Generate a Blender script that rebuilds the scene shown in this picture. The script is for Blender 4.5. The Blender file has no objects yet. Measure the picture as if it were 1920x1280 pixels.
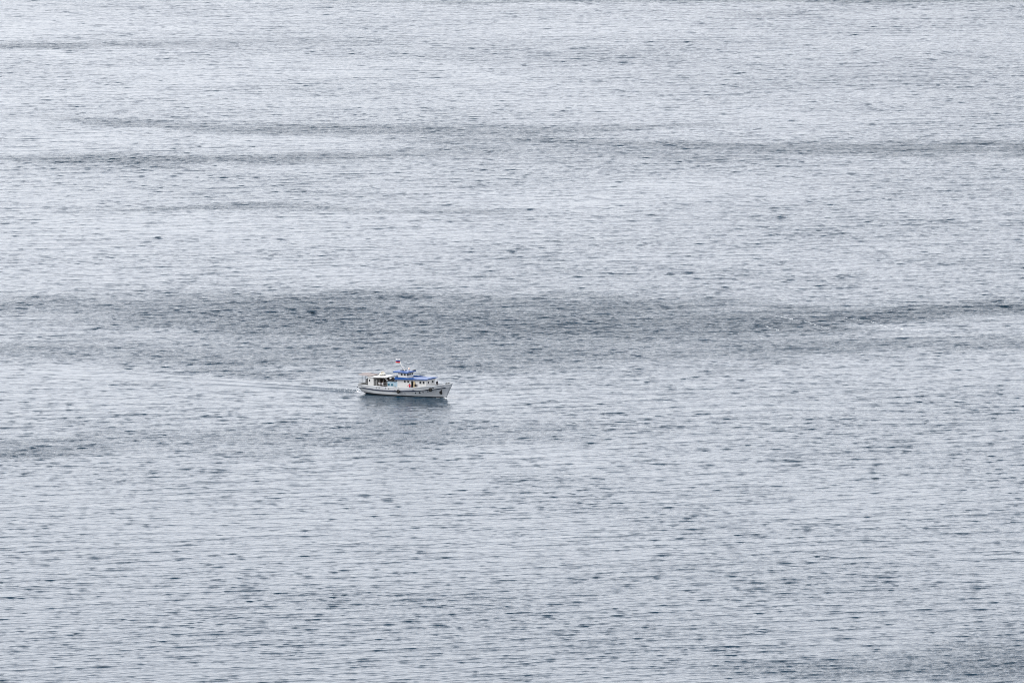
import bpy, bmesh, math, random
import numpy as np
from mathutils import Vector, Matrix

random.seed(7)
R = math.radians
scene = bpy.context.scene
COL = scene.collection

# ------------------------------------------------------------------ camera
EYE_H = 233.0                                   # cliff top above the water
cam_d = bpy.data.cameras.new('camera')
cam_d.sensor_width = 36.0
cam_d.angle = R(7.0)
cam_d.clip_start = 1.0
cam_d.clip_end = 80000.0
cam = bpy.data.objects.new('camera', cam_d)
COL.objects.link(cam)
cam.location = (0.0, 0.0, EYE_H)
cam.rotation_euler = (R(90.0 - 6.652), 0.0, 0.0)
scene.camera = cam

# ------------------------------------------------------------------ sky: bright thin overcast
SUN_AZ = R(-98.0)        # from the view direction, to the left
SUN_EL = R(33.0)
world = bpy.data.worlds.new('World')
scene.world = world
world.use_nodes = True
wn, wl = world.node_tree.nodes, world.node_tree.links
wn.clear()
w_out = wn.new('ShaderNodeOutputWorld')
w_bg = wn.new('ShaderNodeBackground')
w_bg.inputs['Strength'].default_value = 0.1
w_sky = wn.new('ShaderNodeTexSky')
w_sky.sky_type = 'NISHITA'
w_sky.sun_disc = False
w_sky.sun_elevation = SUN_EL
w_sky.sun_rotation = SUN_AZ
w_sky.altitude = 500
w_sky.dust_density = 2.0
w_tc = wn.new('ShaderNodeTexCoord')
w_map = wn.new('ShaderNodeMapping')
w_map.inputs['Scale'].default_value = (1.0, 1.0, 2.6)
w_noise = wn.new('ShaderNodeTexNoise')
w_noise.inputs['Scale'].default_value = 2.2
w_noise.inputs['Detail'].default_value = 5.0
w_ramp = wn.new('ShaderNodeMapRange')
w_ramp.inputs['From Min'].default_value = 0.30
w_ramp.inputs['From Max'].default_value = 0.70
w_ramp.inputs['To Min'].default_value = 0.78
w_ramp.inputs['To Max'].default_value = 0.97
w_mix = wn.new('ShaderNodeMix')
w_mix.data_type = 'RGBA'
w_mix.inputs['B'].default_value = (8.8, 8.95, 9.55, 1.0)     # cloud sheet
wl.new(w_tc.outputs['Generated'], w_map.inputs['Vector'])
wl.new(w_map.outputs['Vector'], w_noise.inputs['Vector'])
wl.new(w_noise.outputs['Fac'], w_ramp.inputs['Value'])
wl.new(w_ramp.outputs['Result'], w_mix.inputs['Factor'])
wl.new(w_sky.outputs['Color'], w_mix.inputs['A'])
wl.new(w_mix.outputs['Result'], w_bg.inputs['Color'])
wl.new(w_bg.outputs['Background'], w_out.inputs['Surface'])

# ------------------------------------------------------------------ veiled sun
sun_d = bpy.data.lights.new('sun', 'SUN')
sun_d.energy = 1.3
sun_d.angle = R(14.0)
sun_d.color = (1.0, 0.96, 0.9)
sun = bpy.data.objects.new('sun', sun_d)
COL.objects.link(sun)
to_sun = Vector((math.sin(SUN_AZ) * math.cos(SUN_EL), math.cos(SUN_AZ) * math.cos(SUN_EL), math.sin(SUN_EL)))
sun.rotation_euler = to_sun.to_track_quat('Z', 'Y').to_euler()

# ------------------------------------------------------------------ exposure
scene.view_settings.view_transform = 'Standard'
scene.view_settings.look = 'None'
scene.view_settings.gamma = 1.0
scene.view_settings.use_curve_mapping = False
scene.view_settings.exposure = 0.88
scene.cycles.max_bounces = 8
scene.cycles.filter_width = 0.9


# ================================================================== helpers
def mat(name, col, rough=0.5, vary=0.12, scale=3.0, metallic=0.0, spec=0.5):
    m = bpy.data.materials.new(name)
    m.use_nodes = True
    nt = m.node_tree
    p = nt.nodes['Principled BSDF']
    p.inputs['Roughness'].default_value = rough
    p.inputs['Metallic'].default_value = metallic
    p.inputs['Specular IOR Level'].default_value = spec
    tc = nt.nodes.new('ShaderNodeTexCoord')
    n = nt.nodes.new('ShaderNodeTexNoise')
    n.inputs['Scale'].default_value = scale
    n.inputs['Detail'].default_value = 4.0
    mx = nt.nodes.new('ShaderNodeMix')
    mx.data_type = 'RGBA'
    mx.inputs['A'].default_value = (col[0] * (1 - vary), col[1] * (1 - vary), col[2] * (1 - vary), 1)
    mx.inputs['B'].default_value = (min(1, col[0] * (1 + vary)), min(1, col[1] * (1 + vary)), min(1, col[2] * (1 + vary)), 1)
    nt.links.new(tc.outputs['Object'], n.inputs['Vector'])
    nt.links.new(n.outputs['Fac'], mx.inputs['Factor'])
    nt.links.new(mx.outputs['Result'], p.inputs['Base Color'])
    return m


def painted_white(name, col, streak=0.5):
    """white ship paint with faint vertical rust and dirt runs"""
    m = mat(name, col, 0.38, 0.04, 1.5)
    nt = m.node_tree
    p = nt.nodes['Principled BSDF']
    old = p.inputs['Base Color'].links[0].from_socket
    tc = nt.nodes.new('ShaderNodeTexCoord')
    mp = nt.nodes.new('ShaderNodeMapping')
    mp.inputs['Scale'].default_value = (3.0, 3.0, 0.35)
    n = nt.nodes.new('ShaderNodeTexNoise')
    n.inputs['Scale'].default_value = 1.6
    n.inputs['Detail'].default_value = 6.0
    r = nt.nodes.new('ShaderNodeMapRange')
    r.inputs['From Min'].default_value = 0.52
    r.inputs['From Max'].default_value = 0.78
    r.inputs['To Max'].default_value = streak
    mx = nt.nodes.new('ShaderNodeMix')
    mx.data_type = 'RGBA'
    mx.inputs['B'].default_value = (0.42, 0.34, 0.26, 1)
    L = nt.links
    L.new(tc.outputs['Object'], mp.inputs['Vector'])
    L.new(mp.outputs['Vector'], n.inputs['Vector'])
    L.new(n.outputs['Fac'], r.inputs['Value'])
    L.new(r.outputs['Result'], mx.inputs['Factor'])
    L.new(old, mx.inputs['A'])
    L.new(mx.outputs['Result'], p.inputs['Base Color'])
    return m


M = dict(
    hull=painted_white('hull white paint', (0.43, 0.45, 0.47), 0.35),
    house=painted_white('house white paint', (0.57, 0.57, 0.56), 0.2),
    boot=mat('boot topping', (0.018, 0.02, 0.025), 0.6, 0.3),
    navy=mat('rubbing strake paint', (0.010, 0.018, 0.045), 0.5, 0.25),
    blue=mat('blue roof paint', (0.001, 0.062, 0.25), 0.3, 0.12, 1.2),
    deck=mat('deck paint', (0.20, 0.19, 0.17), 0.7, 0.2),
    glass=mat('dark glass', (0.012, 0.015, 0.02), 0.08, 0.1, 1.0),
    teal=mat('teal glass', (0.03, 0.13, 0.19), 0.2, 0.15, 1.0),
    frame=mat('window frame', (0.62, 0.62, 0.60), 0.5, 0.1),
    pale=mat('pale blue paint', (0.30, 0.42, 0.50), 0.5, 0.08),
    black=mat('black rubber', (0.014, 0.014, 0.015), 0.8, 0.25, 6.0),
    steel=mat('dark steel', (0.045, 0.047, 0.05), 0.55, 0.25),
    rail=mat('rail paint', (0.55, 0.55, 0.53), 0.45, 0.08),
    canvas=mat('awning canvas', (0.27, 0.235, 0.225), 0.9, 0.07, 1.4),
    wood=mat('brown panelling', (0.03, 0.02, 0.014), 0.7, 0.25),
    tan=mat('tan door', (0.50, 0.40, 0.24), 0.6, 0.1),
    cream=mat('cream shell', (0.62, 0.60, 0.52), 0.55, 0.07),
    raft=mat('white canister', (0.62, 0.62, 0.6), 0.4, 0.05),
    peach=mat('lamp housing', (0.72, 0.56, 0.46), 0.5, 0.08),
    fwhite=mat('flag white', (0.55, 0.55, 0.57), 0.9, 0.04),
    fblue=mat('flag blue', (0.03, 0.045, 0.19), 0.9, 0.06),
    fred=mat('flag red', (0.58, 0.04, 0.03), 0.9, 0.06),
    skin=mat('skin', (0.45, 0.27, 0.19), 0.6, 0.06),
    hair=mat('dark hair', (0.02, 0.015, 0.012), 0.7, 0.2),
    cdark=mat('dark clothing', (0.015, 0.016, 0.024), 0.9, 0.2),
    cgrey=mat('grey clothing', (0.06, 0.06, 0.07), 0.9, 0.2),
    cred=mat('red jacket', (0.50, 0.02, 0.05), 0.85, 0.12),
    cbeige=mat('beige trousers', (0.48, 0.40, 0.28), 0.9, 0.1),
    cpale=mat('pale top', (0.66, 0.66, 0.68), 0.9, 0.08),
)


def link(name, me, material, parent=None, smooth=False):
    o = bpy.data.objects.new(name, me)
    COL.objects.link(o)
    if material is not None:
        for mm in (material if isinstance(material, (list, tuple)) else [material]):
            me.materials.append(mm)
    if parent is not None:
        o.parent = parent
    if smooth:
        me.polygons.foreach_set('use_smooth', np.ones(len(me.polygons), dtype=bool))
    return o


def from_bm(name, bm, material, parent=None, smooth=False):
    bmesh.ops.recalc_face_normals(bm, faces=bm.faces)
    me = bpy.data.meshes.new(name)
    bm.to_mesh(me)
    bm.free()
    return link(name, me, material, parent, smooth)


def tag(o, label, cat=None, group=None, kind=None):
    o['label'] = label
    if cat:
        o['category'] = cat
    if group:
        o['group'] = group
    if kind:
        o['kind'] = kind
    return o


def hexa(bm, pts):
    v = [bm.verts.new(p) for p in pts]
    for f in ((0, 1, 2, 3), (7, 6, 5, 4), (0, 4, 5, 1), (1, 5, 6, 2), (2, 6, 7, 3), (3, 7, 4, 0)):
        bm.faces.new([v[i] for i in f])


def box(bm, x0, x1, y0, y1, z0, z1, z0b=None, z1b=None):
    """box whose bottom/top may slope along x (z..b are the heights at x1)"""
    z0b = z0 if z0b is None else z0b
    z1b = z1 if z1b is None else z1b
    hexa(bm, [(x0, y0, z0), (x1, y0, z0b), (x1, y1, z0b), (x0, y1, z0),
              (x0, y0, z1), (x1, y0, z1b), (x1, y1, z1b), (x0, y1, z1)])


def tube(bm, pts, r, seg=8, r2=None):
    pts = [Vector(p) for p in pts]
    rings = []
    for i, p in enumerate(pts):
        a = pts[max(i - 1, 0)]
        b = pts[min(i + 1, len(pts) - 1)]
        d = (b - a).normalized()
        up = Vector((0, 0, 1)) if abs(d.z) < 0.9 else Vector((1, 0, 0))
        u = d.cross(up).normalized()
        w = d.cross(u)
        rr = r if r2 is None else r + (r2 - r) * i / (len(pts) - 1)
        rings.append([bm.verts.new(p + (u * math.cos(t) + w * math.sin(t)) * rr)
                      for t in (2 * math.pi * k / seg for k in range(seg))])
    for a, b in zip(rings, rings[1:]):
        for k in range(seg):
            bm.faces.new((a[k], a[(k + 1) % seg], b[(k + 1) % seg], b[k]))
    bm.faces.new(rings[0][::-1])
    bm.faces.new(rings[-1])


def lathe(bm, prof, centre, axis='z', seg=20):
    """prof: list of (radius, along)"""
    c = Vector(centre)
    rings = []
    for r, h in prof:
        ring = []
        for k in range(seg):
            t = 2 * math.pi * k / seg
            a, b = r * math.cos(t), r * math.sin(t)
            q = {'z': (a, b, h), 'y': (a, h, b), 'x': (h, a, b)}[axis]
            ring.append(bm.verts.new(c + Vector(q)))
        rings.append(ring)
    for a, b in zip(rings, rings[1:]):
        for k in range(seg):
            bm.faces.new((a[k], a[(k + 1) % seg], b[(k + 1) % seg], b[k]))
    bm.faces.new(rings[0][::-1])
    bm.faces.new(rings[-1])


def torus(bm, centre, R0, r0, normal_axis='y', seg=24, sub=10):
    c = Vector(centre)
    rings = []
    for i in range(seg):
        t = 2 * math.pi * i / seg
        ring = []
        for j in range(sub):
            s = 2 * math.pi * j / sub
            rad = R0 + r0 * math.cos(s)
            h = r0 * 1.1 * math.sin(s)
            a, b = rad * math.cos(t), rad * math.sin(t)
            q = {'y': (a, h, b), 'z': (a, b, h), 'x': (h, a, b)}[normal_axis]
            ring.append(bm.verts.new(c + Vector(q)))
        rings.append(ring)
    for i in range(seg):
        a, b = rings[i], rings[(i + 1) % seg]
        for j in range(sub):
            bm.faces.new((a[j], a[(j + 1) % sub], b[(j + 1) % sub], b[j]))


# ================================================================== water
def wave_tile(N, L, lam_lo, lam_hi, lam_peak, slope, heading, spread, seed, chop):
    """periodic random sea: height and horizontal (crest sharpening) displacement"""
    rng = np.random.default_rng(seed)
    k1 = np.fft.fftfreq(N, L / N) * 2 * np.pi
    kx, ky = np.meshgrid(k1, k1)
    k = np.hypot(kx, ky)
    k[0, 0] = 1.0
    kp = 2 * np.pi / lam_peak
    S = k ** -3.6 * np.exp(-1.0 * (kp / k) ** 2)
    ang = np.arctan2(ky, kx) - heading
    S = S * (np.cos(ang) ** 2) ** spread
    S[(k < 2 * np.pi / lam_hi) | (k > 2 * np.pi / lam_lo)] = 0.0
    S[0, 0] = 0.0
    a = np.sqrt(S) * (rng.standard_normal((N, N)) + 1j * rng.standard_normal((N, N)))
    h = np.fft.ifft2(a)
    hr = h.real
    gx = np.gradient(hr, L / N, axis=1)
    gy = np.gradient(hr, L / N, axis=0)
    sc = slope / np.sqrt((gx ** 2 + gy ** 2).mean())
    dx = np.fft.ifft2(-1j * a * kx / k).real
    dy = np.fft.ifft2(-1j * a * ky / k).real
    return (L, np.stack([hr * sc, -dx * sc * chop, -dy * sc * chop], -1).astype(np.float32))


def sample(tile, x, y, rot=0.0):
    L, arr = tile
    N = arr.shape[0]
    c, s = math.cos(rot), math.sin(rot)
    u = ((x * c + y * s) / L * N) % N
    v = ((-x * s + y * c) / L * N) % N
    i = np.floor(u).astype(np.int32)
    j = np.floor(v).astype(np.int32)
    fu = (u - i).astype(np.float32)[:, None]
    fv = (v - j).astype(np.float32)[:, None]
    i %= N
    j %= N
    i2 = (i + 1) % N
    j2 = (j + 1) % N
    out = (arr[j, i] * (1 - fu) + arr[j, i2] * fu) * (1 - fv) + (arr[j2, i] * (1 - fu) + arr[j2, i2] * fu) * fv
    dx, dy = out[:, 1].copy(), out[:, 2].copy()
    out[:, 1] = dx * c - dy * s
    out[:, 2] = dx * s + dy * c
    return out


# gusts that ruffle the water: (x, y, half width in depth, strength) along each streak, metres
GUSTS = [
    [(-148, 2078, 26, 0.15), (-128, 2072, 26, 0.2), (-107, 2060, 35, 0.26), (-80, 2055, 41, 0.42), (-54, 2043, 46, 0.65), (-28, 2043, 52, 0.7), (-1, 2049, 49, 0.75), (25, 2037, 46, 0.9), (51, 2037, 35, 0.9), (71, 2043, 23, 1), (91, 2051, 15, 1), (111, 2065, 11, 0.95), (128, 2071, 11, 1), (159, 2078, 11, 0.9), (260, 2090, 12, 0)],
    [(-102, 1963, 19, 0), (-83, 1970, 25, 0.38), (-58, 1970, 28, 0.52), (-33, 1972, 24, 0.58), (-13, 1970, 24, 0.58), (11, 1978, 27, 0.6), (37, 1981, 22, 0.4), (69, 1981, 17, 0.5), (95, 1992, 11, 0.35), (123, 1996, 11, 0.4), (152, 1998, 11, 0.3), (230, 2000, 11, 0)],
    [(-240, 1981, 16, 0), (-141, 1981, 16, 0.3), (-122, 1981, 16, 0.35), (-97, 1987, 15, 0.3), (-71, 1987, 15, 0)],
    [(-160, 2601, 9, 0), (-134, 2590, 9, 0.3), (-108, 2571, 11, 0.5), (-75, 2558, 11, 0.8), (-42, 2557, 13, 0.7), (-10, 2553, 13, 0.5), (23, 2560, 9, 0.6), (56, 2575, 6, 0.5), (73, 2582, 6, 0)],
    [(-42, 2525, 9, 0), (-18, 2525, 9, 0.4), (6, 2525, 9, 0.5), (30, 2511, 9, 0.5), (54, 2506, 9, 0.8), (86, 2499, 12, 0.8), (118, 2495, 16, 1.5), (153, 2492, 16, 1.6), (189, 2488, 16, 1.6), (330, 2480, 15, 0)],
    [(-300, 2480, 7, 0), (-176, 2471, 7, 0.3), (-152, 2468, 7, 0.4), (-128, 2463, 10, 0.6), (-104, 2460, 12, 0.85), (-80, 2461, 12, 0.8), (-57, 2466, 10, 0.6), (-33, 2480, 10, 0.4), (-2, 2485, 20, 0.3), (54, 2476, 20, 0.2), (85, 2460, 20, 0)],
    [(-330, 2870, 9, 0), (-204, 2874, 9, 0.7), (-176, 2876, 9, 0.8), (-154, 2876, 9, 0.8), (-131, 2886, 11, 0.5), (-103, 2890, 12, 0.4), (-67, 2897, 12, 0.2), (-30, 2902, 12, 0)],
    [(-80, 3076, 5, 0), (-51, 3078, 5, 0.5), (-12, 3073, 5, 0.6), (8, 3081, 5, 1), (67, 3086, 5, 0.8), (126, 3081, 8, 1), (189, 3086, 8, 0.8), (234, 3086, 8, 0.8), (360, 3090, 8, 0)],
    [(66, 3025, 8, 0), (89, 3017, 10, 0.35), (116, 3030, 8, 0.3), (143, 3035, 8, 0)],
    [(-112, 2312, 3, 0), (-101, 2314, 3, 0.4), (-76, 2324, 6, 0.5), (-54, 2321, 6, 0.4), (-31, 2308, 4, 0.4), (-9, 2308, 4, 0.3), (13, 2311, 4, 0)],
    [(-230, 1791, 11, 0), (-128, 1791, 11, 0.35), (-111, 1794, 11, 0.35), (-99, 1796, 11, 0.3), (-88, 1812, 15, 0.16), (-54, 1812, 18, 0.16), (-19, 1821, 18, 0.16), (5, 1826, 14, 0.15), (28, 1830, 14, 0)],
    [(32, 1485, 7, 0), (52, 1488, 9, 0.3), (71, 1490, 14, 0.35), (93, 1494, 19, 0.5), (115, 1497, 20, 0.6), (260, 1510, 25, 0)],
]
FOAM_LINES = [
    [(65.3, 2052.3), (68.9, 2045.3), (72.2, 2039.5), (74.9, 2030.3), (77.3, 2023.5)],
    [(62.1, 2029.2), (64.9, 2022.4)],
    [(82.1, 2047.6), (87.1, 2043.0), (88.8, 2037.2), (91.1, 2029.2), (94.8, 2024.7), (98.5, 2020.1)],
]
BOAT_LOC = (-34.2, 1897.5, 0.0)
BOAT_YAW = R(-30.0)


def build_water():
    # rows (depth) and columns; spacing about half a metre nearby, wider with distance
    n_r, n_c = 2500, 540
    core = 1420.0 * (3230.0 / 1420.0) ** np.linspace(0, 1, n_r)
    ys = np.concatenate([[-30000, -8000, -1500, 0, 700, 1100, 1300, 1390], core, [3260, 3330, 3500, 4200, 6000, 10000, 20000, 40000]])
    uc = np.linspace(-0.073, 0.073, n_c)
    us = np.concatenate([[-22, -6, -2, -0.7, -0.3, -0.15, -0.1, -0.079], uc, [0.079, 0.1, 0.15, 0.3, 0.7, 2, 6, 22]])
    rows, cols = len(ys), len(us)
    Y = np.repeat(ys, cols)
    X = np.tile(us, rows) * np.maximum(np.abs(Y), 1300.0)
    U = np.abs(np.tile(us, rows))
    inside = np.clip((0.0745 - U) / 0.003, 0, 1) * np.clip((Y - 1415) / 30, 0, 1) * np.clip((3240 - Y) / 60, 0, 1)

    # ruffled patches
    soft = wave_tile(256, 900.0, 22.0, 320.0, 120.0, 0.02, R(90), 1.0, 11, 0.0)
    mottle = sample(soft, X, Y * 0.55)[:, 0]
    mottle = mottle / mottle.std()
    edge = wave_tile(256, 260.0, 5.0, 60.0, 26.0, 0.05, R(90), 1.2, 12, 0.0)
    ed = sample(edge, X, Y * 0.6)[:, 0]
    ed = ed / ed.std()
    gust = np.zeros_like(X)
    for g in GUSTS:
        gx, gy, gw, ga = (np.array(c, float) for c in zip(*g))
        yc = np.interp(X, gx, gy)
        ww = np.interp(X, gx, gw) * 1.08
        aa = np.interp(X, gx, ga, left=0, right=0) * (1.0 if gy[0] > 2200 else 1.2)
        q = np.abs(Y - yc + ed * ww * 0.32) / ww
        gust = np.maximum(gust, aa * np.exp(-q ** 2.2 * 0.8) * (1 + 0.16 * mottle))
    gust = gust ** 0.9
    gust = gust + np.clip(0.02 + 0.0005 * X + 0.18 * np.clip((Y - 1750) / 1200, 0, 1) + 0.025 * mottle + 0.02 * ed, 0, 0.32) * np.clip(1 - gust, 0, 1)
    calm = 1.0 + 0.06 * mottle

    # the boat's frame: a forward of the stern, b to port
    dx, dy = X - BOAT_LOC[0], Y - BOAT_LOC[1]
    c, s = math.cos(BOAT_YAW), math.sin(BOAT_YAW)
    a = dx * c + dy * s
    b = -dx * s + dy * c
    aft = np.clip(-a, 0, None)
    trail = np.clip((2.0 - a) / 3.0, 0, 1) * np.exp(-aft / 60.0)
    half = 2.2 + 0.055 * aft
    slick = trail * np.exp(-(np.abs(b) / (half + 3.0)) ** 4)
    amp = calm * (1 - 0.8 * slick) * (1 + 0.22 * gust)
    gust = gust * (1 - slick) - 0.10 * slick

    swell = wave_tile(384, 211.0, 6.0, 26.0, 11.0, 0.020, R(100), 7.0, 21, 0.8)
    big = wave_tile(768, 173.0, 1.7, 7.0, 2.8, 0.064, R(99), 5.5, 3, 1.1)
    mid = wave_tile(512, 97.0, 0.95, 2.4, 1.5, 0.072, R(98), 1.3, 5, 1.0)
    d = sample(swell, X, Y, R(2)) + sample(big, X, Y, R(4)) + sample(mid, X, Y, R(-9))
    grp = sample(edge, X + 900, Y * 0.4 + 77)[:, 0]
    grp = 1 + 0.06 * np.clip(grp / grp.std(), -2, 2.5)          # waves come in groups
    w = (inside * amp * grp).astype(np.float32)
    Z = d[:, 0] * w
    X2 = X + d[:, 1] * w
    Y2 = Y + d[:, 2] * w - 3.1 * Z                              # fronts lean towards the shore

    # wake: two low ridges left by the stern and the bow wave's arms
    for side in (-1, 1):
        q = (b - side * (1.1 + 0.06 * aft)) / (0.55 + 0.012 * aft)
        Z += (0.5 * np.exp(-q ** 2) * trail * np.clip(aft / 2, 0, 1) * np.exp(-aft / 60.0)) * inside
        ahead = np.clip(22.0 - a, 0, None)
        q = (b - side * (0.25 + 0.30 * ahead)) / (0.5 + 0.02 * ahead)
        Z += 0.22 * np.exp(-q ** 2) * np.exp(-ahead / 22.0) * (a < 22.3) * inside

    # foam
    foam = np.zeros_like(X)
    for line in FOAM_LINES:
        for (x0, y0), (x1, y1) in zip(line, line[1:]):
            ex, ey = x1 - x0, y1 - y0
            t = np.clip(((X - x0) * ex + (Y - y0) * ey) / (ex * ex + ey * ey), 0, 1)
            dist = np.hypot((X - x0 - t * ex) * 1.6, (Y - y0 - t * ey) * 0.55)
            foam = np.maximum(foam, 0.47 * np.exp(-(dist / 1.0) ** 2))
    foam = np.maximum(foam, 0.52 * np.exp(-((a + 1.2) / 2.0) ** 2 - (b / 1.8) ** 2))
    foam = np.maximum(foam, 0.36 * np.exp(-aft / 60.0) * (a < 0) * np.exp(-((np.abs(b) - 1.1 - 0.06 * aft) / 0.95) ** 2))
    foam = np.maximum(foam, 0.8 * np.exp(-((a - 22.3) / 0.9) ** 2 - (b / 0.8) ** 2))
    foam = np.maximum(foam, 0.6 * np.exp(-((a - 20.3) / 1.8) ** 2 - ((np.abs(b) - 1.25 + 0.0) / 0.35) ** 2))
    foam = foam * inside

    me = bpy.data.meshes.new('water')
    n = rows * cols
    me.vertices.add(n)
    me.vertices.foreach_set('co', np.stack([X2, Y2, Z], -1).astype(np.float32).ravel())
    i = (np.arange(rows - 1)[:, None] * cols + np.arange(cols - 1)[None, :]).ravel()
    quad = np.stack([i, i + 1, i + cols + 1, i + cols], -1).astype(np.int32)
    nf = len(quad)
    me.loops.add(nf * 4)
    me.loops.foreach_set('vertex_index', quad.ravel())
    me.polygons.add(nf)
    me.polygons.foreach_set('loop_start', np.arange(0, nf * 4, 4, dtype=np.int32))
    me.polygons.foreach_set('use_smooth', np.ones(nf, dtype=bool))
    for nm, arr in (('ruffle', gust), ('foam', foam)):
        at = me.attributes.new(nm, 'FLOAT', 'POINT')
        at.data.foreach_set('value', arr.astype(np.float32))
    me.update(calc_edges=True)
    return me


def water_material():
    m = bpy.data.materials.new('lake water')
    m.use_nodes = True
    nt = m.node_tree
    N, L = nt.nodes, nt.links
    p = N['Principled BSDF']
    p.inputs['IOR'].default_value = 1.333
    p.inputs['Base Color'].default_value = (0.002, 0.024, 0.046, 1)
    tc = N.new('ShaderNodeTexCoord')
    ruf = N.new('ShaderNodeAttribute')
    ruf.attribute_name = 'ruffle'
    fo = N.new('ShaderNodeAttribute')
    fo.attribute_name = 'foam'

    def noise(sx, sy, detail, rough, rot):
        mp = N.new('ShaderNodeMapping')
        mp.inputs['Scale'].default_value = (sx, sy, 0.0)
        mp.inputs['Rotation'].default_value = (0, 0, rot)
        n = N.new('ShaderNodeTexNoise')
        n.noise_dimensions = '2D'
        n.inputs['Scale'].default_value = 1.0
        n.inputs['Detail'].default_value = detail
        n.inputs['Roughness'].default_value = rough
        L.new(tc.outputs['Object'], mp.inputs['Vector'])
        L.new(mp.outputs['Vector'], n.inputs['Vector'])
        return n.outputs['Fac']

    def math_(op, a, b):
        n = N.new('ShaderNodeMath')
        n.operation = op
        for k, v in enumerate((a, b)):
            if isinstance(v, (int, float)):
                n.inputs[k].default_value = v
            else:
                L.new(v, n.inputs[k])
        return n.outputs[0]

    # small wind ripples on the modelled waves, steeper where a gust touches down
    r1 = noise(1.2, 2.4, 3.0, 0.55, R(12))
    r2 = noise(4.0, 7.0, 2.0, 0.5, R(-8))
    h = math_('ADD', math_('MULTIPLY', r1, 0.07), math_('MULTIPLY', r2, 0.02))
    # ripples come and go in small cat's paws
    paw = noise(0.9, 0.42, 3.0, 0.65, R(15))
    pawr = N.new('ShaderNodeMapRange')
    pawr.inputs['From Min'].default_value = 0.32
    pawr.inputs['From Max'].default_value = 0.68
    pawr.inputs['To Min'].default_value = 0.1
    pawr.inputs['To Max'].default_value = 1.9
    L.new(paw, pawr.inputs['Value'])
    h = math_('MULTIPLY', h, pawr.outputs['Result'])
    gain = math_('ADD', 0.33, math_('MULTIPLY', ruf.outputs['Fac'], RUFFLE_GAIN))
    bump = N.new('ShaderNodeBump')
    bump.inputs['Strength'].default_value = 1.0
    bump.inputs['Distance'].default_value = 1.0
    L.new(math_('MULTIPLY', h, gain), bump.inputs['Height'])
    L.new(bump.outputs['Normal'], p.inputs['Normal'])
    L.new(math_('ADD', 0.06, math_('MULTIPLY', ruf.outputs['Fac'], 0.10)), p.inputs['Roughness'])

    # broken white foam
    fn = noise(1.6, 1.1, 4.0, 0.6, 0.4)
    fm = math_('MULTIPLY', math_('SUBTRACT', math_('ADD', fo.outputs['Fac'], fn), 0.85), 3.0)
    cl = N.new('ShaderNodeClamp')
    L.new(fm, cl.inputs['Value'])
    foam = N.new('ShaderNodeBsdfDiffuse')
    foam.inputs['Color'].default_value = (0.78, 0.80, 0.81, 1)
    mix = N.new('ShaderNodeMixShader')
    L.new(cl.outputs['Result'], mix.inputs['Fac'])
    L.new(p.outputs['BSDF'], mix.inputs[1])
    L.new(foam.outputs['BSDF'], mix.inputs[2])
    L.new(mix.outputs['Shader'], N['Material Output'].inputs['Surface'])
    return m


RUFFLE_GAIN = 3.5
water = link('water', build_water(), water_material())
tag(water, 'grey rippled lake water with darker wind-ruffled streaks', kind='structure')


# ================================================================== the boat
def ip(x, tab):
    return float(np.interp(x, [t[0] for t in tab], [t[1] for t in tab]))


SHEER = [(0, 2.19), (4, 2.12), (9, 2.12), (14, 2.22), (16, 2.42), (18.4, 2.78), (20.9, 3.09), (24, 3.56)]
STRAKE = [(0, 1.49), (3, 1.28), (6, 1.15), (11, 1.2), (15, 1.49), (19, 1.95), (22.2, 2.46), (24, 2.8)]


def z_top(x):
    return ip(x, SHEER)


def z_deck(x):
    return z_top(x) - 0.78


def x_span(z):
    xs = ip(z, [(-0.8, 3.0), (0, 1.5), (0.6, 0.55), (1.3, 0.06), (2.3, 0.0)])
    xe = ip(z, [(-0.8, 21.5), (0, 22.25), (3.56, 24.0)])
    return xs, xe


def half_beam(x, z):
    xs, xe = x_span(z)
    s = min(1, max(0, (x - xs) / (xe - xs)))
    f = min(1, max(0, (z + 0.8) / 3.4))
    bm_ = ip(z, [(-0.8, 1.7), (0, 2.38), (1.2, 2.6), (2.2, 2.62), (3.6, 2.62)])
    p = 1.3 + 1.3 * f
    s0 = 0.28 + 0.28 * f
    bow = 1 - max(0, (s - s0) / (1 - s0)) ** p
    r = 0.30 + 0.56 * f
    stern = r + (1 - r) * math.sin(math.pi / 2 * min(1, s / 0.25))
    return bm_ * bow * stern


boat = bpy.data.objects.new('passenger_boat', None)
COL.objects.link(boat)
boat.location = BOAT_LOC
boat.rotation_euler = (0, 0, BOAT_YAW)
tag(boat, 'small white passenger boat with blue roofs under way on the water', 'boat')


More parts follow.
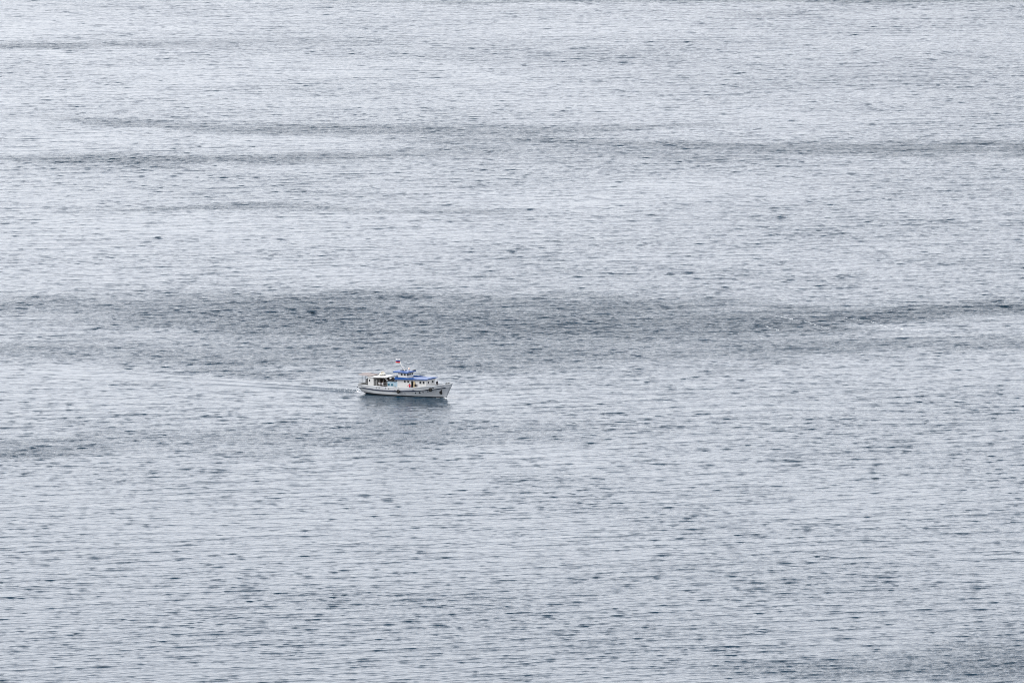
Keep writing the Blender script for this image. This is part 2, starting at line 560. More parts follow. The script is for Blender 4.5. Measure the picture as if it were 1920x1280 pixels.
def build_hull():
    bm = bmesh.new()
    ns, nl = 56, 18
    grid = {}
    for side in (-1, 1):
        for i in range(ns + 1):
            s = i / ns
            for j in range(nl + 1):
                zt = z_top(24 * s)
                z = -0.8 + 1.13 * j / 4 if j <= 4 else 0.33 + (zt - 0.33) * (j - 4) / (nl - 4)
                xs, xe = x_span(z)
                x = xs + (xe - xs) * s
                grid[side, i, j] = bm.verts.new((x, side * half_beam(x, z), z))
        for i in range(ns):
            for j in range(nl):
                f = bm.faces.new((grid[side, i, j], grid[side, i + 1, j], grid[side, i + 1, j + 1], grid[side, i, j + 1]))
                f.material_index = 1 if j < 4 else 0
    for j in range(nl):                      # transom
        f = bm.faces.new((grid[-1, 0, j], grid[1, 0, j], grid[1, 0, j + 1], grid[-1, 0, j + 1]))
        f.material_index = 1 if j < 4 else 0
    # bulwark: top face and inner face down to the deck
    for side in (-1, 1):
        inner = []
        for i in range(ns + 1):
            o = grid[side, i, nl].co
            b = max(abs(o.y) - 0.10, 0.0)
            x = min(o.x, 23.75)
            inner.append((bm.verts.new((x, side * b, o.z)), bm.verts.new((x, side * b, z_deck(o.x)))))
        for i in range(ns):
            bm.faces.new((grid[side, i, nl], grid[side, i + 1, nl], inner[i + 1][0], inner[i][0]))
            bm.faces.new((inner[i][0], inner[i + 1][0], inner[i + 1][1], inner[i][1]))
    bmesh.ops.remove_doubles(bm, verts=bm.verts, dist=0.0005)
    return from_bm('hull', bm, [M['hull'], M['boot']], boat, True)


hull = build_hull()
tag(hull, 'white hull with black waterline and raked bow')

bm = bmesh.new()
prev = None
for i in range(49):
    x = 0.06 + 23.6 * i / 48
    b = max(half_beam(x, z_top(x)) - 0.08, 0.02)
    z = z_deck(x)
    cur = (bm.verts.new((x, -b, z)), bm.verts.new((x, b, z)))
    if prev:
        bm.faces.new((prev[0], cur[0], cur[1], prev[1]))
    prev = cur
from_bm('deck', bm, M['deck'], boat)


def strake(side):
    bm = bmesh.new()
    rings = []
    for i in range(60):
        x = 0.08 + 22.35 * i / 59
        z = ip(x, STRAKE)
        ring = []
        for dz, off in ((-0.12, -0.04), (-0.105, 0.13), (0.105, 0.13), (0.12, -0.04)):
            ring.append(bm.verts.new((x, side * (half_beam(x, z + dz) + off), z + dz)))
        rings.append(ring)
    for a, b in zip(rings, rings[1:]):
        for k in range(4):
            bm.faces.new((a[k], a[(k + 1) % 4], b[(k + 1) % 4], b[k]))
    bm.faces.new(rings[0])
    bm.faces.new(rings[-1][::-1])
    from_bm('rubbing_strake', bm, M['navy'], hull)


for sd in (-1, 1):
    strake(sd)
bm = bmesh.new()
box(bm, -0.09, 0.0, -2.2, 2.2, 1.42, 1.58)
from_bm('rubbing_strake', bm, M['navy'], hull)


def hull_patch(name, x, z, w, h, m, side=-1, proud=0.03, seg=14):
    """a small oval plate lying on the hull side"""
    bm = bmesh.new()
    front, back = [], []
    for k in range(seg):
        t = 2 * math.pi * k / seg
        xx, zz = x + w / 2 * math.cos(t), z + h / 2 * math.sin(t)
        b = half_beam(xx, zz)
        front.append(bm.verts.new((xx, side * (b + proud), zz)))
        back.append(bm.verts.new((xx, side * (b - 0.05), zz)))
    bm.faces.new(front)
    for k in range(seg):
        bm.faces.new((front[k], front[(k + 1) % seg], back[(k + 1) % seg], back[k]))
    return from_bm(name, bm, m, hull)


for sd in (-1, 1):
    for x, z, w in ((12.75, 0.78, 0.24), (15.4, 1.0, 0.26), (16.4, 1.15, 0.42), (17.25, 1.28, 0.26), (18.4, 1.5, 0.28)):
        hull_patch('porthole', x, z, w, w, M['glass'], sd)
    for x, z in ((1.0, 1.72), (5.3, 1.72), (6.05, 1.7), (7.75, 1.68), (8.6, 1.68)):
        hull_patch('scupper', x, z, 0.24, 0.22, M['black'], sd)
    for x, z in ((10.25, 1.36), (15.0, 1.64), (19.75, 2.42)):
        hull_patch('fairlead', x, z, 0.55, 0.2, M['steel'], sd, 0.09)

# name painted on the bow: too small to read, a row of short dark blue strokes
bm = bmesh.new()
rng = random.Random(3)
x = 20.75
while x < 22.15:
    wd = rng.choice((0.07, 0.09, 0.11))
    z = z_top(x) - 0.27
    for part in rng.sample(((0, 0.03, 0, 1), (wd - 0.03, wd, 0, 1), (0, wd, 0.85, 1), (0, wd, 0, 0.15), (0, wd, 0.42, 0.58)), 3):
        x0, x1, h0, h1 = x + part[0], x + part[1], z - 0.1 + 0.2 * part[2], z - 0.1 + 0.2 * part[3]
        q = [(x0, h0), (x1, h0), (x1, h1), (x0, h1)]
        bm.faces.new([bm.verts.new((a_, -half_beam(a_, b_) - 0.012, b_)) for a_, b_ in q])
    x += wd + 0.05
from_bm('bow_lettering', bm, M['navy'], hull)

# anchor in its hawse
for sd in (-1, 1):
    x, z = 21.25, 1.25
    b = half_beam(x, z) + 0.1
    bm = bmesh.new()
    tube(bm, [(x + 0.15, sd * (half_beam(x + 0.15, z + 0.55) + 0.04), z + 0.6), (x, sd * b, z - 0.05)], 0.06)
    tube(bm, [(x - 0.34, sd * (b + 0.02), z + 0.26), (x - 0.2, sd * (b + 0.05), z - 0.12), (x, sd * (b + 0.06), z - 0.2), (x + 0.2, sd * (b - 0.02), z - 0.12), (x + 0.3, sd * (b - 0.05), z + 0.26)], 0.075)
    lathe(bm, [(0.22, -0.02), (0.22, 0.05)], (x + 0.14, sd * (half_beam(x + 0.14, z + 0.6) + 0.0), z + 0.62), 'y', 12)
    from_bm('anchor', bm, M['black'], boat)
    hull_patch('anchor_pocket', x, z + 0.05, 0.62, 0.8, M['black'], sd, 0.02)


# ---- walls with framed windows ------------------------------------------------
def window(parent, c, axis, w, h, out, m=None, name='window'):
    """framed pane on a wall; axis is the wall's run ('x' or 'y'), out its outward sign"""
    m = m or M['glass']
    fr = bmesh.new()
    gl = bmesh.new()
    t = 0.05
    x, y, z = c

    def bx(b_, a0, a1, z0, z1, d0, d1):
        lo, hi = sorted((d0 * out, d1 * out))
        if axis == 'x':
            box(b_, x + a0, x + a1, y + lo, y + hi, z + z0, z + z1)
        else:
            box(b_, x + lo, x + hi, y + a0, y + a1, z + z0, z + z1)
    bx(fr, -w / 2 - t, w / 2 + t, h / 2, h / 2 + t, -0.02, 0.045)
    bx(fr, -w / 2 - t, w / 2 + t, -h / 2 - t, -h / 2, -0.02, 0.055)
    bx(fr, -w / 2 - t, -w / 2, -h / 2, h / 2, -0.02, 0.045)
    bx(fr, w / 2, w / 2 + t, -h / 2, h / 2, -0.02, 0.045)
    bx(gl, -w / 2, w / 2, -h / 2, h / 2, -0.02, 0.012)
    f = from_bm(name, fr, M['frame'], parent)
    from_bm('pane', gl, m, f)
    return f


# ---- main deckhouse ----------------------------------------------------------
HX0, HX1, HY = 10.57, 18.2, 2.05


def roof_z(x):
    return 3.86 + (x - HX0) * 0.048


bm = bmesh.new()
T = 0.07
for (a_, b_) in ((HX0, 14.22), (14.8, HX1)):
    box(bm, a_, b_, -HY, -HY + T, z_deck(a_) - 0.05, roof_z(a_), z_deck(b_) - 0.05, roof_z(b_))
box(bm, 14.22, 14.8, -HY + 0.002, -HY + T - 0.002, 3.72, roof_z(14.22), 3.72, roof_z(14.8))
box(bm, HX0, HX1, HY - T, HY, z_deck(HX0) - 0.05, roof_z(HX0), z_deck(HX1) - 0.05, roof_z(HX1))
box(bm, HX0 + 0.002, HX0 + T, -HY + T, HY - T, z_deck(HX0), roof_z(HX0))
box(bm, HX1 - T, HX1 - 0.002, -HY + T, HY - T, z_deck(HX1) - 0.05, roof_z(HX1))
deckhouse = from_bm('deckhouse', bm, M['house'], boat)
for x in (12.55, 13.45):
    window(deckhouse, (x, -HY, 3.5), 'x', 0.46, 0.42, -1)
for x in (16.65, 17.5):
    window(deckhouse, (x, -HY, 3.52), 'x', 0.5, 0.56, -1)
for x in (11.8, 13.2, 14.6, 16.0, 17.4):
    window(deckhouse, (x, HY, 3.5), 'x', 0.5, 0.5, 1)
window(deckhouse, (HX1, -1.15, 3.5), 'y', 0.5, 0.5, 1)
window(deckhouse, (HX1, 0.75, 3.52), 'y', 0.78, 0.52, 1)
# open tan door leaf folded back against the wall
bm = bmesh.new()
box(bm, 14.86, 15.22, -HY - 0.10, -HY - 0.05, 1.9, 3.7)
dl = from_bm('door', bm, M['tan'], deckhouse)
bm = bmesh.new()
tube(bm, [(15.17, -HY - 0.13, 2.75), (15.17, -HY - 0.13, 2.95)], 0.02)
from_bm('handle', bm, M['steel'], dl)
# lower grey coaming across the front
bm = bmesh.new()
box(bm, HX1 + 0.002, HX1 + 0.35, -1.7, 1.7, z_deck(HX1) - 0.1, 2.62)
from_bm('locker', bm, M['rail'], deckhouse)


def cambered_roof(x0, x1, y, zf, th, camber, m, name, parent, thb=None):
    bm = bmesh.new()
    nx, ny = 10, 10
    top, bot = {}, {}
    for i in range(nx + 1):
        for j in range(ny + 1):
            x = x0 + (x1 - x0) * i / nx
            v = -1 + 2 * j / ny
            z = zf(x)
            t_ = th if thb is None else th + (thb - th) * i / nx
            top[i, j] = bm.verts.new((x, v * y, z + t_ + camber * (1 - v * v)))
            bot[i, j] = bm.verts.new((x, v * y, z))
    for i in range(nx):
        for j in range(ny):
            bm.faces.new((top[i, j], top[i + 1, j], top[i + 1, j + 1], top[i, j + 1]))
            bm.faces.new((bot[i, j], bot[i, j + 1], bot[i + 1, j + 1], bot[i + 1, j]))
    for i in range(nx):
        for j in (0, ny):
            bm.faces.new((bot[i, j], bot[i + 1, j], top[i + 1, j], top[i, j]))
    for j in range(ny):
        for i in (0, nx):
            bm.faces.new((bot[i, j], bot[i, j + 1], top[i, j + 1], top[i, j]))
    return from_bm(name, bm, m, parent)


roof = cambered_roof(10.2, 18.65, 2.5, roof_z, 0.16, 0.10, M['blue'], 'roof', boat)
tag(roof, 'bright blue deckhouse roof')
# taller blue weather board round the after half of the roof
bm = bmesh.new()
for y0, y1 in ((-2.56, -2.502), (2.502, 2.56)):
    box(bm, 10.14, 14.2, y0, y1, roof_z(10.14) - 0.04, 4.44, roof_z(14.2) - 0.02, 4.40)
    box(bm, 14.2, 15.6, y0, y1, roof_z(14.2) - 0.02, 4.40, roof_z(15.6), roof_z(15.6) + 0.2)
box(bm, 10.14, 10.198, -2.5, 2.5, roof_z(10.14) - 0.04, 4.44)
from_bm('weather_board', bm, M['blue'], roof)

# ---- wheelhouse ---------------------------------------------------------------
bm = bmesh.new()
WZ0, WZ1 = 3.95, 5.42
box(bm, 10.4, 12.7, -1.5, -1.43, WZ0, WZ1)
box(bm, 10.4, 12.7, 1.43, 1.5, WZ0, WZ1)
box(bm, 10.402, 10.47, -1.43, 1.43, WZ0, WZ1)
box(bm, 12.63, 12.698, -1.43, 1.43, WZ0, WZ1)
wheelhouse = from_bm('wheelhouse', bm, M['house'], boat)
for sy in (-1, 1):
    for x in (11.4, 12.2):
        window(wheelhouse, (x, sy * 1.5, 4.98), 'x', 0.5, 0.42, sy)
for y in (-1.0, 0.0, 1.0):
    window(wheelhouse, (12.7, y, 4.98), 'y', 0.84, 0.46, 1)
window(wheelhouse, (10.4, 0.6, 4.95), 'y', 0.6, 0.4, -1)
wroof = cambered_roof(9.3, 13.15, 1.97, lambda x: 5.40, 0.2, 0.10, M['blue'], 'wheelhouse_roof', boat)
bm = bmesh.new()
box(bm, 10.3, 11.5, -0.5, 0.6, 5.62, 5.80)
from_bm('roof_hatch', bm, M['navy'], wroof)
for sy in (-1.75, 1.75):
    bm = bmesh.new()
    tube(bm, [(9.5, sy, 3.3), (9.5, sy, 5.42)], 0.035)
    from_bm('post', bm, M['steel'], boat)

# ---- mast ---------------------------------------------------------------------
bm = bmesh.new()
tube(bm, [(11.0, 0, 5.6), (10.5, 0, 6.75), (10.08, 0, 7.7)], 0.12, 10, 0.05)
mast = from_bm('mast', bm, M['rail'], boat, True)
bm = bmesh.new()
tube(bm, [(11.75, -0.55, 5.6), (10.55, 0, 6.7)], 0.05)
tube(bm, [(11.75, 0.55, 5.6), (10.55, 0, 6.7)], 0.05)
from_bm('mast_stay', bm, M['rail'], mast)
bm = bmesh.new()
tube(bm, [(10.62, -0.65, 6.5), (10.62, 0.65, 6.5)], 0.05)
from_bm('crosstree', bm, M['rail'], mast)
bm = bmesh.new()
lathe(bm, [(0.05, 0), (0.28, 0.02), (0.28, 0.16), (0.05, 0.2)], (10.95, 0.0, 6.42), 'z', 16)
from_bm('radar_dome', bm, M['raft'], mast)
bm = bmesh.new()
tube(bm, [(10.08, 0, 7.3), (10.05, 0, 8.5)], 0.03)
from_bm('flagstaff', bm, M['steel'], mast)
bm = bmesh.new()
tube(bm, [(12.3, 0.25, 5.6), (12.3, 0.25, 5.95)], 0.06)
lamp_b = from_bm('searchlight', bm, M['steel'], boat)
bm = bmesh.new()
lathe(bm, [(0.12, -0.2), (0.22, -0.14), (0.24, 0.18), (0.2, 0.2)], (12.3, 0.25, 6.13), 'x', 14)
from_bm('lamp_head', bm, M['peach'], lamp_b)
bm = bmesh.new()
for y in (-0.25, 0.25):
    lathe(bm, [(0.05, 0), (0.07, 0.3), (0.16, 0.45)], (12.75, y + 1.3, 5.78), 'x', 10)
    tube(bm, [(12.95, y + 1.3, 5.6), (12.95, y + 1.3, 5.78)], 0.03)
from_bm('horn', bm, M['steel'], boat)

# ---- pale blue mid cabin ------------------------------------------------------
bm = bmesh.new()
box(bm, 7.82, 10.55, -1.92, 1.92, 1.35, 3.3)
midcabin = from_bm('mid_cabin', bm, M['pale'], boat)
for x in (8.2, 9.12):
    window(midcabin, (x, -1.92, 2.5), 'x', 0.6, 0.55, -1, M['teal'])
    window(midcabin, (x, 1.92, 2.5), 'x', 0.6, 0.55, 1, M['teal'])
bm = bmesh.new()
box(bm, 7.7, 10.1, -2.1, 2.1, 3.302, 3.40)
from_bm('cabin_roof', bm, M['steel'], midcabin)
bm = bmesh.new()
box(bm, 9.75, 10.15, -2.35, -1.95, z_deck(9.9), 2.25)
from_bm('winch', bm, M['steel'], boat)

# ladder up to the wheelhouse deck
bm = bmesh.new()
for y in (-1.75, -1.3):
    tube(bm, [(9.85, y, 3.4), (10.1, y, 4.75)], 0.03)
for k in range(5):
    tube(bm, [(9.89 + 0.045 * k, -1.75, 3.62 + 0.25 * k), (9.89 + 0.045 * k, -1.3, 3.62 + 0.25 * k)], 0.02)
from_bm('ladder', bm, M['steel'], boat)

# davit
bm = bmesh.new()
tube(bm, [(7.75, -1.6, 3.4), (7.55, -1.6, 3.75), (7.15, -1.6, 4.22)], 0.07)
dav = from_bm('davit', bm, M['rail'], boat)
bm = bmesh.new()
lathe(bm, [(0.13, -0.2), (0.22, -0.18), (0.12, -0.1), (0.12, 0.1), (0.22, 0.18), (0.13, 0.2)], (7.75, -1.6, 4.0), 'y', 14)
tube(bm, [(7.75, -1.6, 4.0), (7.45, -1.6, 4.3)], 0.06)
from_bm('davit_winch', bm, M['black'], dav)

# ---- after house with open gallery -------------------------------------------
AX0, AX1, AXG, AY = 2.85, 7.75, 4.3, 2.15
bm = bmesh.new()
zd = 1.32
AZ = 3.95
box(bm, AX0, AXG, -AY, -AY + 0.07, zd, AZ)
box(bm, AX0, AXG, AY - 0.07, AY, zd, AZ)
box(bm, AX0 + 0.002, AX0 + 0.07, -AY + 0.07, AY - 0.07, zd, AZ)
box(bm, AXG - 0.07, AXG - 0.002, -AY + 0.07, AY - 0.07, zd, AZ)
after = from_bm('after_house', bm, M['house'], boat)
window(after, (3.25, -AY, 3.2), 'x', 0.3, 0.52, -1)
window(after, (3.6, AY, 3.2), 'x', 0.3, 0.52, 1)
bm = bmesh.new()
box(bm, AXG, AX1, 0.35, 0.42, zd, AZ - 0.01)
from_bm('inner_wall', bm, M['wood'], after)
bm = bmesh.new()
box(bm, AX1 - 0.06, AX1, -1.9, 0.35, zd, AZ - 0.01)
from_bm('bulkhead', bm, M['wood'], after)
aroof = cambered_roof(2.7, 7.95, 2.34, lambda x: AZ + 0.03 * (x - 4), 0.12, 0.08, M['house'], 'after_roof', boat)
bm = bmesh.new()                                  # dark tube standing in for the shadow line under the eave
tube(bm, [(4.6, -2.4, 3.84), (7.5, -2.4, 3.9)], 0.09)
from_bm('eave_shadow', bm, M['steel'], aroof)
for x in (5.15, 6.0, 6.85, 7.65):
    bm = bmesh.new()
    tube(bm, [(x, -AY, zd), (x, -AY, AZ)], 0.035)
    from_bm('post', bm, M['rail'], after)
for z in (2.4, 2.85):
    bm = bmesh.new()
    tube(bm, [(AXG, -AY, z), (AX1, -AY, z)], 0.016)
    from_bm('handrail', bm, M['rail'], after)
bm = bmesh.new()
tube(bm, [(7.2, -2.2, 3.98), (8.0, -2.0, 3.42)], 0.09)
from_bm('roof_brace', bm, M['rail'], after)
bm = bmesh.new()
box(bm, 4.5, 7.3, -0.1, 0.33, 1.75, 1.83)
box(bm, 4.5, 7.3, 0.22, 0.34, 1.83, 2.4)
for x in (4.6, 5.9, 7.15):
    box(bm, x, x + 0.08, -0.05, 0.3, zd, 1.748)
from_bm('bench', bm, M['wood'], after)
bm = bmesh.new()
box(bm, 2.2, 2.78, -1.95, -1.45, z_deck(2.4), 3.45)
from_bm('locker', bm, M['steel'], boat)

# ---- stern awning -------------------------------------------------------------
bm = bmesh.new()
nx, ny = 12, 16
for layer in (0, 1):
    g = {}
    for i in range(nx + 1):
        for j in range(ny + 1):
            u, v = i / nx, -1 + 2 * j / ny
            x = 0.15 + 3.45 * u
            y = 0.1 + v * 2.3
            z = 4.36 - 0.22 * u + 0.14 * (1 - v * v) - 0.05 * math.sin(u * math.pi * 2) ** 2 * (0.6 + 0.4 * v)
            g[i, j] = bm.verts.new((x, y, z - 0.03 * layer))
    for i in range(nx):
        for j in range(ny):
            bm.faces.new((g[i, j], g[i + 1, j], g[i + 1, j + 1], g[i, j + 1]))
aw = from_bm('awning', bm, M['canvas'], boat, True)
tag(aw, 'pinkish beige canvas awning over the stern')
for x, y in ((0.3, -1.95), (0.3, 1.95), (1.25, -2.05), (1.25, 2.05), (2.15, -2.1), (2.15, 2.1)):
    bm = bmesh.new()
    tube(bm, [(x, y, z_top(x) - 0.1), (x, y, 4.33 - 0.08 * x)], 0.03)
    from_bm('awning_post', bm, M['steel'], aw)
for z in (2.55, 2.95):
    bm = bmesh.new()
    pts = [(2.7, -2.12, z), (1.25, -2.06, z), (0.3, -1.96, z), (0.2, 0, z), (0.3, 1.96, z), (1.25, 2.06, z), (2.7, 2.12, z)]
    tube(bm, pts, 0.025)
    from_bm('stern_rail', bm, M['rail'], boat)
bm = bmesh.new()
box(bm, 0.25, 0.75, -1.7, 1.7, z_deck(0.5), 2.3)
box(bm, 0.75, 2.0, -1.85, -1.45, z_deck(1.2), 2.26)
from_bm('stern_bench', bm, M['steel'], boat)

# ---- foredeck -----------------------------------------------------------------
bm = bmesh.new()
box(bm, 22.3, 22.95, -0.28, 0.28, z_deck(22.6), z_deck(22.6) + 0.5)
lathe(bm, [(0.3, -0.5), (0.34, -0.48), (0.2, -0.42), (0.2, 0.42), (0.34, 0.48), (0.3, 0.5)], (22.62, 0, z_deck(22.6) + 0.72), 'y', 16)
from_bm('windlass', bm, M['steel'], boat)
bm = bmesh.new()
tube(bm, [(23.45, 0, 3.3), (23.45, 0, 4.9)], 0.025)
from_bm('jackstaff', bm, M['rail'], boat)
for sy in (-0.75, 0.75):
    bm = bmesh.new()
    for dx_ in (-0.15, 0.15):
        lathe(bm, [(0.08, 0), (0.08, 0.35), (0.11, 0.37), (0.11, 0.42)], (21.3 + dx_, sy, z_deck(21.3)), 'z', 10)
    from_bm('bollard', bm, M['steel'], boat)
bm = bmesh.new()
box(bm, 19.9, 20.7, -0.45, 0.45, z_deck(20), z_deck(20.7) + 0.32)
from_bm('hatch', bm, M['house'], boat)

BM = Matrix.Translation(BOAT_LOC) @ Matrix.Rotation(BOAT_YAW, 4, 'Z')


def on_boat(o, p, rz=0.0):
    o.location = BM @ Vector(p)
    o.rotation_euler = (0, 0, BOAT_YAW + rz)
    return o


# ================================================================== loose things aboard
def tyre(label, p, rz=0.0, tilt=0.0, rope=True):
    t = bpy.data.objects.new('tyre_fender', None)
    COL.objects.link(t)
    bm = bmesh.new()
    torus(bm, (0, 0, 0), 0.245, 0.20)
    from_bm('tread', bm, M['black'], t, True)
    if rope:
        bm = bmesh.new()
        tube(bm, [(0, 0.02, 0.3), (0, 0.08, 0.62), (0, 0.12, 0.9)], 0.02)
        from_bm('rope', bm, M['steel'], t)
    on_boat(t, p, rz)
    t.rotation_euler.x = tilt
    return tag(t, label, 'tyre', 'tyre fenders on the boat')


tyre('black tyre fender hanging amidships on the white hull', (11.25, -half_beam(11.25, 1.2) - 0.31, 1.2))
tyre('black tyre fender hanging near the bow on the white hull', (19.2, -half_beam(19.2, 1.98) - 0.31, 1.98), R(14))
tyre('black tyre lying against the pale blue cabin roof, behind the wheelhouse', (9.2, -1.75, 3.4 + 0.41), 0.1, -0.15, False)

# flag
bm = bmesh.new()
nx, nz = 14, 9
g = {}
for i in range(nx + 1):
    for k in range(nz + 1):
        u, v = i / nx, k / nz
        g[i, k] = bm.verts.new((-1.2 * u, 0.16 * math.sin(u * 7.5 + v * 0.8) * u ** 0.5, v * 0.92 - 0.13 * u - 0.05 * math.sin(u * 6)))
for i in range(nx):
    for k in range(nz):
        f = bm.faces.new((g[i, k], g[i + 1, k], g[i + 1, k + 1], g[i, k + 1]))
        f.material_index = 2 - k // 3
fl = from_bm('flag', bm, [M['fwhite'], M['fblue'], M['fred']], None, True)
on_boat(fl, (10.03, 0, 7.42))
sol = fl.modifiers.new('thickness', 'SOLIDIFY')
sol.thickness = 0.01
tag(fl, 'white, blue and red striped flag flying from the mast', 'flag')

# upturned dinghy on the after roof
dg = bpy.data.objects.new('dinghy', None)
COL.objects.link(dg)
bm = bmesh.new()
rings = []
for i in range(13):
    t = i / 12
    y = -1.2 + 2.4 * t
    hw = 0.62 * (1 - max(0, (t - 0.45) / 0.55) ** 2.4) * (0.82 + 0.18 * min(1, t / 0.3)) + 0.01
    hh = 0.52 * (0.75 + 0.25 * math.sin(math.pi * t))
    ring = []
    for k in range(11):
        q = math.pi * k / 10
        ring.append(bm.verts.new((hw * math.cos(q), y, hh * math.sin(q) ** 0.8 if 0 < k < 10 else 0.0)))
    rings.append(ring)
for a_, b_ in zip(rings, rings[1:]):
    for k in range(10):
        bm.faces.new((a_[k], a_[k + 1], b_[k + 1], b_[k]))
bm.faces.new(rings[0])
from_bm('shell', bm, M['cream'], dg, True)
bm = bmesh.new()
for s_ in (0, 10):
    tube(bm, [r_ for r_ in [tuple(np.array([(0.62 * (1 - max(0, (i / 12 - 0.45) / 0.55) ** 2.4) * (0.82 + 0.18 * min(1, i / 12 / 0.3)) + 0.01) * (1 if s_ == 0 else -1), -1.2 + 0.2 * i, 0.02])) for i in range(13)]], 0.05)
from_bm('gunwale', bm, M['rail'], dg)
bm = bmesh.new()
box(bm, -0.03, 0.03, -1.18, 1.0, 0.40, 0.60)
from_bm('keel', bm, M['tan'], dg)
bm = bmesh.new()
box(bm, -0.5, 0.5, -0.78, 0.68, -0.24, 0.05)  # dark block added under the dinghy to give the shadow below it
from_bm('shade_chock', bm, M['steel'], dg)
on_boat(dg, (5.0, 0.75, 4.38), R(14))
tag(dg, 'cream dinghy stowed upside down on the roof beside the awning', 'dinghy')

# life raft canister
lr = bpy.data.objects.new('life_raft_canister', None)
COL.objects.link(lr)
bm = bmesh.new()
lathe(bm, [(0.08, -0.55), (0.24, -0.5), (0.27, -0.42), (0.27, 0.42), (0.24, 0.5), (0.08, 0.55)], (0, 0, 0.38), 'x', 20)
from_bm('shell', bm, M['raft'], lr, True)
for x in (-0.28, 0.28):
    bm = bmesh.new()
    lathe(bm, [(0.275, -0.03), (0.285, -0.03), (0.285, 0.03), (0.275, 0.03)], (x, 0, 0.38), 'x', 20)
    from_bm('strap', bm, M['steel'], lr)
bm = bmesh.new()
for x in (-0.3, 0.3):
    box(bm, x - 0.05, x + 0.05, -0.25, 0.25, 0.0, 0.14)
from_bm('cradle', bm, M['steel'], lr)
on_boat(lr, (8.45, -1.1, 3.402))
tag(lr, 'white life raft canister on the dark-edged cabin roof behind the wheelhouse', 'life raft')


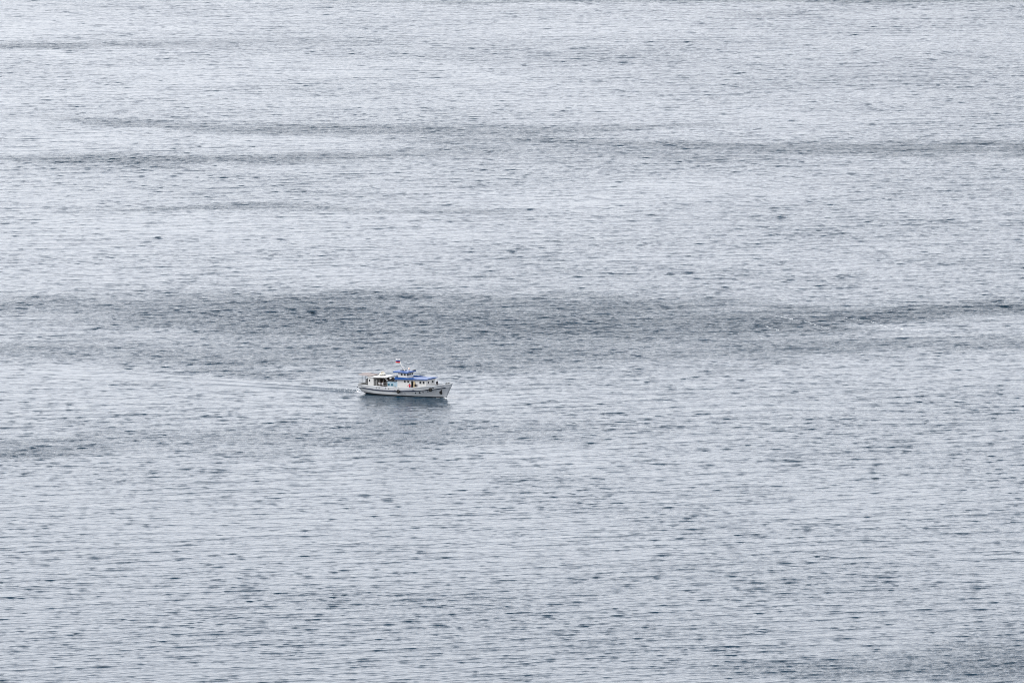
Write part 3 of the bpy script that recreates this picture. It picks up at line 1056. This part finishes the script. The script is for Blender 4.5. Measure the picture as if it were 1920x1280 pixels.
# ================================================================== people
def person(label, p, face, top, legs, pose, height=1.74, cap=None):
    """one skinned body; clothing is given by height on the body"""
    lean = pose.get('lean', 0.0)

    def sp(x, y, z):                     # lean the trunk forward about the hips
        if z > 0.95:
            x += (z - 0.95) * math.sin(lean)
        return (x, y, z)
    V, E_, rad = [], [], []

    def add(co, r, par=None):
        V.append(co)
        rad.append(r)
        if par is not None:
            E_.append((par, len(V) - 1))
        return len(V) - 1
    pel = add(sp(0, 0, 0.98), (0.15, 0.12))
    belly = add(sp(0, 0, 1.15), (0.15, 0.11), pel)
    chest = add(sp(0.01, 0, 1.36), (0.18, 0.12), belly)
    neck = add(sp(0.0, 0, 1.50), (0.062, 0.06), chest)
    jaw = add(sp(0.03, 0, 1.56), (0.068, 0.075), neck)
    head = add(sp(0.02, 0, 1.65), (0.082, 0.10), jaw)
    add(sp(0.01, 0, 1.71), (0.066, 0.08), head)
    st = pose.get('stride', 0.05)
    for sy in (-1, 1):
        hip = add((0, sy * 0.10, 0.90), (0.095, 0.095), pel)
        knee = add((0.04 + sy * st * 0.5, sy * 0.11, 0.50), (0.062, 0.062), hip)
        ank = add((-0.02 + sy * st, sy * 0.12, 0.10), (0.042, 0.042), knee)
        add((0.12 + sy * st, sy * 0.13, 0.045), (0.045, 0.035), ank)
        sh = add(sp(0, sy * 0.19, 1.41), (0.065, 0.065), chest)
        el, wr = pose['r'] if sy < 0 else pose['l']
        e = add(sp(el[0], sy * el[1], el[2]), (0.046, 0.046), sh)
        wv = add(sp(wr[0], sy * wr[1], wr[2]), (0.033, 0.033), e)
        d = (Vector(V[wv]) - Vector(V[e])).normalized()
        add(tuple(Vector(V[wv]) + d * 0.09), (0.04, 0.022), wv)
    me = bpy.data.meshes.new('body_frame')
    me.from_pydata(V, E_, [])
    tmp = bpy.data.objects.new('body_frame', me)
    COL.objects.link(tmp)
    sk = tmp.modifiers.new('skin', 'SKIN')
    for i, r in enumerate(rad):
        me.skin_vertices[0].data[i].radius = r
    me.skin_vertices[0].data[0].use_root = True
    tmp.modifiers.new('sub', 'SUBSURF').levels = 2
    dgr = bpy.context.evaluated_depsgraph_get()
    body = bpy.data.meshes.new_from_object(tmp.evaluated_get(dgr))
    hands = [V[i] for i in range(len(V)) if rad[i] == (0.04, 0.022)]
    wrists = [V[i - 1] for i in range(len(V)) if rad[i] == (0.04, 0.022)]
    bpy.data.objects.remove(tmp)
    bm = bmesh.new()
    bm.from_mesh(body)
    for hnd, wrs in zip(hands, wrists):            # five unequal fingers, slightly curled
        h_, w_ = Vector(hnd), Vector(wrs)
        d = (h_ - w_).normalized()
        sdv = d.cross(Vector((0, 0, 1)))
        sdv = (sdv if sdv.length > 0.1 else Vector((1, 0, 0))).normalized()
        for k, ln in enumerate((0.075, 0.085, 0.08, 0.06)):
            b0 = h_ + sdv * (k - 1.5) * 0.02 + d * 0.01
            tube(bm, [b0, b0 + d * ln * 0.55, b0 + d * ln + Vector((0, 0, -0.015))], 0.0085, 6, 0.006)
        b0 = w_ + d * 0.03 + sdv * 0.035
        tube(bm, [b0, b0 + d * 0.03 + sdv * 0.025, b0 + d * 0.06 + sdv * 0.03], 0.010, 6, 0.007)
    nose = Vector(sp(0.02, 0, 1.62)) + Vector((0.085, 0, 0))
    tube(bm, [nose + Vector((-0.03, 0, 0.02)), nose + Vector((0.025, 0, -0.01))], 0.012, 6, 0.016)
    for sy in (-1, 1):
        ear = Vector(sp(0.0, sy * 0.085, 1.63))
        tube(bm, [ear + Vector((0, 0, -0.03)), ear + Vector((-0.01, sy * 0.015, 0.0)), ear + Vector((0, 0, 0.03))], 0.012, 6)
    for f in bm.faces:
        c = f.calc_center_median()
        near_hand = min((c - Vector(h_)).length for h_ in hands) < 0.11
        if c.z > 1.50 and abs(c.y) < 0.16 or near_hand:
            f.material_index = 0
        elif c.z > 0.94:
            f.material_index = 1
        elif c.z > 0.11 and not (abs(c.y) > 0.2 and c.z > 0.7):
            f.material_index = 2
        else:
            f.material_index = 3 if c.z < 0.2 else 1
        f.smooth = True
    o = from_bm('person', bm, [M['skin'], M[top], M[legs], M['black']], None, True)
    bm = bmesh.new()
    bmesh.ops.create_uvsphere(bm, u_segments=14, v_segments=10, radius=1.0)
    for v in bm.verts:
        q = v.co.copy()
        v.co = Vector(sp(-0.005, 0, 1.675)) + Vector((q.x * 0.115, q.y * 0.098, q.z * 0.10))
    bmesh.ops.delete(bm, geom=[v for v in bm.verts if v.co.z < 1.645 and v.co.x > -0.01 + 0.7 * math.sin(lean)], context='VERTS')
    from_bm('hair', bm, M[cap or 'hair'], o, True)
    o.scale = [height / 1.78] * 3
    on_boat(o, p, face)
    return tag(o, label, 'person')


STAND = dict(l=((0.0, 0.25, 1.14), (0.10, 0.24, 0.90)), r=((0.0, 0.25, 1.14), (0.08, 0.25, 0.90)))
RAIL_ = dict(l=((0.10, 0.30, 1.17), (0.34, 0.22, 1.10)), r=((0.10, 0.30, 1.17), (0.34, 0.24, 1.10)), lean=0.2)
WIDE = dict(l=((0.05, 0.40, 1.28), (0.22, 0.52, 1.20)), r=((0.05, 0.40, 1.28), (0.22, 0.50, 1.16)), lean=0.1)
person('person in dark clothes standing on the foredeck before the deckhouse', (19.25, 1.0, z_deck(19.25)), R(-20), 'cdark', 'cdark', STAND, 1.78)
person('person in a red jacket standing at the open side door', (13.95, -2.3, z_deck(13.95)), R(-95), 'cred', 'cgrey', WIDE, 1.72)
person('person in a dark top and beige trousers beside the tan door', (15.5, -2.3, z_deck(15.5)), R(-80), 'cdark', 'cbeige', STAND, 1.74)
person('person in a pale top in the open gallery, nearer the stern', (5.55, -1.6, z_deck(5.4)), R(-75), 'cpale', 'cgrey', RAIL_, 1.7)
person('person in a pale top in the open gallery, nearer the blue cabin', (6.45, -1.6, z_deck(6.5)), R(-110), 'cpale', 'cdark', RAIL_, 1.74)
